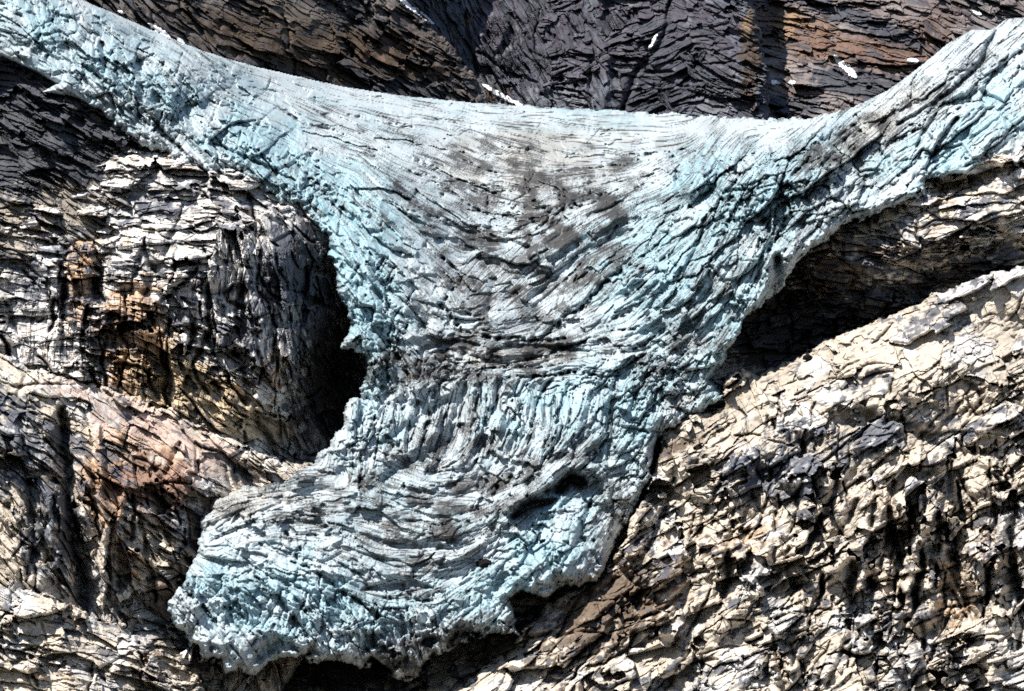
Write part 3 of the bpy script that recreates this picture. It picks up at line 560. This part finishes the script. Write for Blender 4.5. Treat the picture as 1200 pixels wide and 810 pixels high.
# crevasses and steps: (points, width px, metres)
for pts, w, a in [([(118, 48), (124, 70), (122, 85)], 4, -18), ([(95, 75), (118, 92)], 3, -14), ([(160, 68), (166, 90)], 6, -16), ([(205, 112), (225, 140), (228, 152)], 8, -16), ([(178, 110), (200, 140)], 6, -10),
        ([(250, 168), (290, 185), (345, 212)], 3, -14), ([(300, 145), (335, 165), (350, 205)], 6, -10), ([(812, 190), (822, 205), (806, 226)], 12, 30), ([(846, 184), (838, 215), (806, 244)], 4, -22), ([(792, 200), (796, 232), (812, 246)], 4, -20), ([(860, 190), (850, 225)], 9, 16), ([(905, 168), (890, 190)], 6, 14), ([(955, 140), (962, 160)], 7, 12),
        ([(1122, 138), (1104, 162), (1090, 185)], 4, -24), ([(1098, 132), (1082, 156), (1072, 172)], 3, -18), ([(1168, 32), (1150, 72), (1110, 112), (1050, 146)], 3.5, -20), ([(1090, 128), (1150, 108), (1175, 120)], 4, -14), ([(1140, 150), (1180, 175)], 18, 9), ([(1000, 160), (1040, 140), (1075, 120)], 5, -9), ([(1180, 60), (1130, 105), (1080, 130)], 4, 8), ([(1030, 175), (1045, 205)], 3, -9), ([(985, 160), (1010, 195)], 6, -9), ([(1180, 140), (1195, 175)], 6, -8),
        ([(492, 408), (530, 400), (560, 404)], 3, -10), ([(575, 410), (620, 404), (690, 412)], 3, -9), ([(640, 396), (720, 392), (770, 372)], 6, 7), ([(470, 396), (530, 388)], 6, 6), ([(548, 462), (562, 446), (585, 440), (600, 452)], 4, 6), ([(620, 448), (650, 438), (676, 450)], 4, 6), ([(452, 470), (478, 456), (510, 452)], 6, 7),
        ([(430, 300), (436, 360)], 8, 6), ([(590, 600), (620, 578), (660, 560), (700, 545)], 5, 12), ([(596, 606), (630, 592), (650, 586)], 5, -16), ([(652, 576), (666, 562), (684, 568)], 8, -52), ([(598, 606), (620, 594), (646, 588)], 4, -22), ([(596, 592), (630, 572), (652, 552), (685, 542), (706, 560), (712, 590)], 7, 14), ([(655, 600), (640, 650), (600, 690)], 26, 9), ([(690, 590), (680, 630), (700, 660)], 5, -12),
        ([(430, 690), (480, 684), (505, 688)], 5, -12), ([(640, 640), (648, 670), (652, 690)], 3, -10), ([(420, 470), (408, 500)], 5, 10), ([(370, 740), (345, 700)], 4, -8), ([(470, 800), (476, 760), (470, 720)], 4, -8),
        ([(300, 775), (320, 755), (345, 760)], 10, -16), ([(900, 300), (898, 330), (878, 370), (862, 420)], 7, 16), ([(912, 300), (910, 335), (893, 362)], 8, -30), ([(928, 262), (930, 300)], 6, 10), ([(885, 250), (905, 275), (900, 300)], 5, -14), ([(870, 370), (845, 440)], 7, 12),
        ([(210, 660), (240, 720), (300, 780)], 8, 8), ([(232, 700), (262, 750)], 8, -10), ([(520, 660), (560, 640), (600, 600)], 5, 7), ([(400, 620), (460, 640), (520, 640)], 5, -6),
        ([(540, 500), (500, 530), (450, 560)], 9, -12), ([(430, 745), (440, 755)], 9, -20), ([(495, 752), (510, 748)], 8, -18), ([(535, 735), (550, 740)], 8, -16), ([(470, 770), (468, 750)], 4, 8), ([(566, 661), (569, 663)], 5, -8), ([(445, 520), (520, 470), (560, 450)], 6, -8), ([(620, 350), (680, 300), (740, 270)], 6, -9), ([(560, 300), (580, 330), (570, 370)], 6, -7), ([(480, 330), (500, 370), (490, 390)], 6, -7), ([(770, 330), (720, 380), (660, 396)], 6, -7), ([(830, 260), (800, 320), (760, 360)], 6, -8), ([(840, 320), (810, 380), (760, 420)], 6, -8), ([(545, 450), (530, 500), (520, 530)], 9, -10), ([(700, 450), (720, 500), (690, 540)], 10, -6), ([(540, 180), (600, 190), (660, 205)], 6, -10), ([(690, 215), (750, 225), (800, 215)], 8, -9),
        ([(560, 150), (620, 170)], 8, 9), ([(680, 160), (740, 178), (780, 200)], 8, 8), ([(520, 262), (570, 282), (620, 290)], 5, -9), ([(470, 240), (520, 270), (580, 300)], 5, 7), ([(640, 300), (700, 262), (780, 240)], 6, 8)]:
    stroke(hs, X, Y, pts, w, a)
bowl = sm(110, 150, Y) * sm(300, 230, Y) * sm(380, 470, X) * sm(900, 800, X)
flow_cracks(620, 0, 46, 1.3, 3.6, np.clip(.25 + .8 * steep + .5 * bowl, 0, 1), 5, 1.0)
flow_cracks(120, 0, 80, 2.4, 8, np.clip(.1 + .9 * steep + .2 * bowl, 0, 1), 6, .8)
flow_cracks(380, 1.3, 11, 1.4, 5.5, np.clip(serac + .1, 0, 1), 7, .6)
flow_cracks(70, 1.1, 13, 2.2, 8, np.clip(serac, 0, 1), 8, .3)
band = np.zeros_like(X)
for pts, w_ in [([(742, 218), (700, 240), (640, 300), (600, 345)], 5), ([(790, 225), (730, 255), (680, 290), (640, 325)], 5), ([(470, 445), (540, 428), (640, 410), (730, 396)], 5), ([(500, 425), (560, 440), (640, 428)], 5), ([(390, 600), (470, 624), (540, 628), (620, 592), (700, 546)], 4),
        ([(420, 560), (480, 577), (550, 570)], 6), ([(562, 444), (545, 500), (500, 540), (450, 560)], 6), ([(640, 450), (652, 500), (625, 545), (570, 580)], 4), ([(722, 448), (722, 505), (670, 555), (600, 606)], 4), ([(690, 446), (695, 500), (660, 545)], 3), ([(250, 605), (330, 588), (400, 588)], 5),
        ([(450, 205), (510, 255), (590, 290)], 4), ([(440, 170), (520, 205), (600, 225)], 5), ([(540, 175), (620, 195), (690, 200)], 5), ([(930, 190), (1000, 152), (1060, 110), (1110, 68)], 5), ([(862, 290), (810, 362), (745, 408)], 4), ([(1185, 36), (1110, 115), (1020, 180)], 4), ([(900, 190), (850, 250), (800, 320)], 4),
        ([(470, 320), (500, 360), (490, 395)], 6), ([(560, 310), (600, 340), (640, 325)], 7), ([(430, 686), (480, 682), (520, 690)], 4), ([(350, 640), (420, 655), (500, 655), (580, 620)], 4), ([(300, 610), (380, 615), (460, 640)], 3), ([(820, 380), (780, 430), (720, 440)], 5), ([(960, 170), (920, 220), (900, 260)], 4)]:
    stroke(band, X, Y, pts, w_ * 1.3, 1.0)
brk = np.clip(.7 + fbm(X / 8, Y / 8, 3, 91) * 1.5, .05, 1.3); hs += ck * brk; dirt_s = dirt_s * brk
jx = np.clip((X + wx * .25 - X[0, 0]).astype(int), 0, X.shape[1] - 1); iy = np.clip((Y + wy * .25 - Y[0, 0]).astype(int), 0, X.shape[0] - 1)
band = band[iy, jx]; hs = hs[iy, jx]; dirt_s = dirt_s[iy, jx]
R += hs
sd = poly_sd(X, Y, GP)
topedge = sm(0, 60, Y - 100) * sm(1200, 900, X) + sm(170, 230, Y)      # the upper rim is a smooth snow line
topedge = np.clip(topedge + .12, 0, 1)
sd = sd + (fbm(X / 22, Y / 22, 3, 15) * (5 + 5 * sm(690, 750, Y)) + fbm(X / 6, Y / 6, 3, 16) * 2.2) * topedge
q = np.clip(1 - sd / 16, 0, 1)
D = D - R * sm(-2, 14, sd + topedge * 16) + (6 + (22 + 30 * sm(690, 750, Y)) * topedge) * (1 - np.sqrt(1 - np.minimum(q, .999) ** 2)) - 12

# tint of the ice: white, blue, silt, rock dust, and shade painted into hollows
blue = blobs(X, Y, [(330, 190, 120, 45, 38, .9), (410, 290, 50, 80, 20, 1.0), (440, 380, 40, 60, 0, .9), (120, 70, 130, 45, 28, .65), (40, 20, 60, 30, 0, .4), (800, 320, 90, 100, 20, .75), (730, 300, 70, 50, -30, .6), (640, 490, 110, 60, 0, .55), (900, 230, 70, 60, -20, .55), (1110, 170, 80, 40, -30, .75), (1180, 120, 40, 60, 0, .3),
     (290, 700, 120, 60, 0, .6), (440, 720, 110, 60, 0, .45), (640, 640, 60, 50, -50, .8), (680, 580, 30, 20, 0, .5), (750, 520, 50, 50, 0, .5), (860, 400, 30, 80, 20, .6), (440, 500, 50, 60, 0, .5), (820, 208, 30, 25, 0, .9), (620, 150, 300, 50, 0, .28), (550, 260, 120, 60, 30, .25), (480, 600, 120, 50, 0, .3), (950, 200, 80, 50, -40, .3), (720, 440, 90, 40, 0, .35), (560, 710, 50, 40, 0, .6)])
dirt_shade = blobs(X, Y, [(600, 240, 120, 60, 10, .9), (560, 180, 90, 25, 20, .5), (720, 220, 90, 40, -20, .7), (640, 320, 110, 60, -30, .8), (540, 330, 60, 50, 40, .6), (600, 415, 140, 28, 0, 1.15), (490, 430, 70, 25, -10, .7), (820, 390, 60, 50, -40, .55), (700, 340, 90, 40, -40, .5), (530, 500, 60, 50, 0, .6), (480, 560, 110, 50, 0, .6), (440, 620, 140, 40, 5, .65), (560, 610, 100, 40, -35, .75),
      (640, 540, 90, 40, -20, .5), (480, 690, 60, 20, 0, .6), (500, 765, 90, 26, -10, 1.6), (560, 750, 60, 30, -20, .8), (720, 600, 40, 60, -20, .9), (690, 700, 40, 30, 0, .6), (1030, 150, 110, 30, -42, .75), (960, 180, 60, 40, -45, .5), (1150, 70, 60, 25, -40, .5), (860, 180, 40, 20, -50, .4), (300, 590, 60, 25, -10, .7), (450, 230, 80, 40, 35, .4), (930, 270, 40, 30, 0, .4), (860, 320, 50, 60, 0, .4),  # rock dirt, plus dark of shaded zones and toe hollows painted in
      (380, 140, 120, 20, 15, .3), (210, 710, 20, 30, 0, .4), (700, 170, 160, 18, 0, .4), (800, 440, 60, 20, 0, .5), (190, 150, 40, 15, 30, .4)])
silt = blobs(X, Y, [(620, 200, 140, 50, 5, .8), (700, 160, 160, 20, 0, .4), (590, 420, 100, 16, 0, .9), (270, 590, 50, 25, -15, 1.), (350, 585, 60, 16, -8, .6), (1040, 140, 90, 22, -42, .8), (980, 185, 60, 25, -45, .5), (680, 690, 40, 30, -30, .9), (720, 600, 30, 60, -20, .5), (850, 145, 80, 10, 2, .5), (450, 785, 100, 25, 0, .7), (800, 470, 40, 14, -20, .7), (215, 720, 20, 30, 0, .4)])
nb = fbm(X / 40, Y / 30, 4, 60)
col = np.broadcast_to(C(.44, .50, .53), X.shape + (3,)).copy()
col = mix(col, C(.31, .455, .51), sm(.05, .9, blue + finr * .8 + nb * .45 + l_big * .10))
col = mix(col, C(.13, .31, .36), sm(1.25, 2.4, blue + nb * .6 + l_mid * .28 - R * .02) * .8)  # deep blue ice, with the teal of shaded hollows put into the tint
col = mix(col, C(.40, .36, .30), sm(.3, .9, silt + nb * .35 + l_mid * .06) * .6)
wn = rng.standard_normal(X.shape).astype(np.float32)
dd = .16 - .6 * face + 1.25 * dirt_shade * (.35 + .9 * mod) + .32 * nb + .22 * vr + .13 * l_big + fbm(X / 9, Y / 7, 3, 62) * .25
col = mix(col, C(.25, .265, .275), sm(.25, 1.05, dd + l_fine * .3 + l_line * .3) * .42)
col = mix(col, C(.11, .105, .10), sm(.8, 1.9, dd + l_mid * .2 + l_fine * .38 + l_line * .25 + wn * .1) * .6)
dd = dd + band * (.35 + .4 * mod2)
hair = l_fine * .85 + l_line * .42 + l_mid * .18 + wn * .12 + np.clip(dirt_s, 0, 1.5) * .9
lines = sm(1.35, 2.3, hair + .9 * dd)
col = mix(col, C(.035, .034, .034), lines * .92)
lines2 = sm(1.45, 2.1, -l_mid * .4 - l_fine * .75 - l_line * .4 + 1.0 * dd + wn * .15)
col = mix(col, C(.04, .038, .036), lines2 * .85)
pan = sm(1.3, 2.0, -l_cross - l_fine * .3 + serac * .35) * np.clip(serac * 1.5, 0, 1)
col = mix(col, C(.06, .07, .075), pan * .6)
o = build_mass('glacier', X, Y, sd, D, col, M_ICE, True, back=55, skirt=2.0)
tag(o, 'pale blue glacier hanging in a T shape between dark cliffs', 'glacier')

# ------------------------------------------------------------------ snow patches on the far cliffs
def snow_patch(pts, w, label, group='snow patches on the far cliffs', thick=3.0):
    P = np.array(pts, float); pad = w * 2 + 3
    X, Y = grid(P[:, 0].min() - pad, P[:, 0].max() + pad, P[:, 1].min() - pad, P[:, 1].max() + pad, .6)
    F = np.zeros_like(X); stroke(F, X, Y, pts, w, 1.0)
    F += fbm(X / 5, Y / 4, 3, int(P[0, 0])) * .35
    base = np.array([[depth_at(x, y) for x, y in zip(rx, ry)] for rx, ry in zip(X, Y)])
    base = np.where(base > 1e8, np.median(base[base < 1e8]) if (base < 1e8).any() else 2200, base)
    b = blur(base, 6); b = np.minimum(b, base + 2)
    m = sm(.42, .75, F)
    D = b - thick * m - 1.5
    o = build_mass('snow_patch', X, Y, (F - .42) * 20, D, np.ones(X.shape + (3,)), M_SNOW, True, back=14, skirt=1.5)
    SURF.pop()
    return tag(o, label, 'snow patch', None, group)

snow_patch([(462, -6), (478, 6), (492, 16), (508, 28)], 3.6, 'long white snow tongue beside the brown shoulder at the top edge')
snow_patch([(566, 99), (584, 110), (598, 118), (612, 123)], 3.6, 'thin snow streak reaching the ice rim at the foot of the brown shoulder')
snow_patch([(770, 40), (764, 52), (760, 58)], 2.6, 'small snow sliver caught in the diagonal crack of the violet cliff')
snow_patch([(978, 66), (988, 76), (1004, 91)], 5.0, 'largest snow patch, wedge shaped, on the black ledge of the rusty cliff')
snow_patch([(1064, 70), (1076, 72)], 4.0, 'small round snow patch on rusty rock just above the right ice arm')
snow_patch([(903, 95), (914, 98)], 3.0, 'left one of two tiny snow spots low on the rusty cliff')
snow_patch([(924, 97), (932, 96)], 2.8, 'right one of two tiny snow spots low on the rusty cliff')
snow_patch([(1140, 13), (1150, 17)], 3.2, 'faint snow patch nearest the top right corner')
snow_patch([(174, 28), (188, 36), (200, 46)], 3.4, 'snow strip lying on rock above the left arm of the glacier')
snow_patch([(208, 45), (216, 52)], 2.8, 'short snow scrap at the lower end of the strip above the left arm')
snow_patch([(138, 13), (146, 16)], 2.4, 'tiny snow fleck at the very top of the left ice arm')

# ------------------------------------------------------------------ loose boulders
import bmesh
from mathutils import noise as mn, Vector
def boulder(px, py, r, label, seed, mat=M_BOULDER, name='boulder', flat=.8):
    bm = bmesh.new(); bmesh.ops.create_icosphere(bm, subdivisions=4, radius=1)
    for v in bm.verts:
        p = v.co.copy(); s = Vector((seed * 3.1, seed, 0))
        f = 1 + .35 * mn.noise(p * 1.3 + s) + .15 * mn.noise(p * 3.5 + s)
        c = mn.voronoi(p * 1.6 + s)[0]; f -= .25 * max(0, .35 - (c[1] - c[0]))
        v.co = Vector((p.x * 1.15, p.y, p.z * flat)) * f * r
    me = bpy.data.meshes.new(name); bm.to_mesh(me); bm.free(); me.materials.append(mat)
    o = bpy.data.objects.new(name, me); COL.objects.link(o)
    d = min(depth_at(px + a, py + b) for a in (-2, 0, 2) for b in (-1, 1, 3))
    o.location = unproject(px, py, d - r * .35)
    return tag(o, label, 'boulder', None, 'loose boulders')
boulder(567, 661, 4.6, 'black boulder melting into clean ice at the middle of the snout', 3)
boulder(946, 419, 3.2, 'round black boulder perched on the crest of the pale right ridge', 5)

# ------------------------------------------------------------------ camera, light, sky
cam = bpy.data.cameras.new('camera'); co = bpy.data.objects.new('camera', cam); COL.objects.link(co)
cam.lens = F_MM; cam.sensor_width = 36; cam.sensor_fit = 'HORIZONTAL'
cam.clip_start = 1; cam.clip_end = 20000
co.location = (0, 0, 0); co.rotation_euler = (math.radians(90) + PITCH, 0, 0)
bpy.context.scene.camera = co

SUN_EL, SUN_AZ = math.radians(57), math.radians(-137)     # azimuth from +Y towards +X, where the sun stands
to_sun = Vector((math.sin(SUN_AZ) * math.cos(SUN_EL), math.cos(SUN_AZ) * math.cos(SUN_EL), math.sin(SUN_EL)))
sl = bpy.data.lights.new('sun', 'SUN'); sl.energy = 5.0; sl.angle = math.radians(.5); sl.color = (1, .95, .88)
so = bpy.data.objects.new('sun', sl); COL.objects.link(so)
so.rotation_euler = to_sun.to_track_quat('Z', 'Y').to_euler(); so.location = (0, 0, 500)

w = bpy.data.worlds.new('World'); bpy.context.scene.world = w; w.use_nodes = True
nt = w.node_tree; bg = nt.nodes['Background']; bg.inputs['Strength'].default_value = 0.075
sky = nt.nodes.new('ShaderNodeTexSky'); sky.sky_type = 'NISHITA'; sky.sun_disc = False
sky.sun_elevation = SUN_EL; sky.sun_rotation = SUN_AZ; sky.altitude = 2000
nt.links.new(sky.outputs[0], bg.inputs['Color'])

sc = bpy.context.scene
sc.view_settings.view_transform = 'Standard'; sc.view_settings.look = 'None'
sc.view_settings.exposure = 0.6; sc.view_settings.gamma = 1
sc.render.engine = 'CYCLES'
sc.cycles.max_bounces = 4; sc.cycles.diffuse_bounces = 2; sc.cycles.glossy_bounces = 1
sc.cycles.use_denoising = False
print('built', round(time.time() - T0, 1))
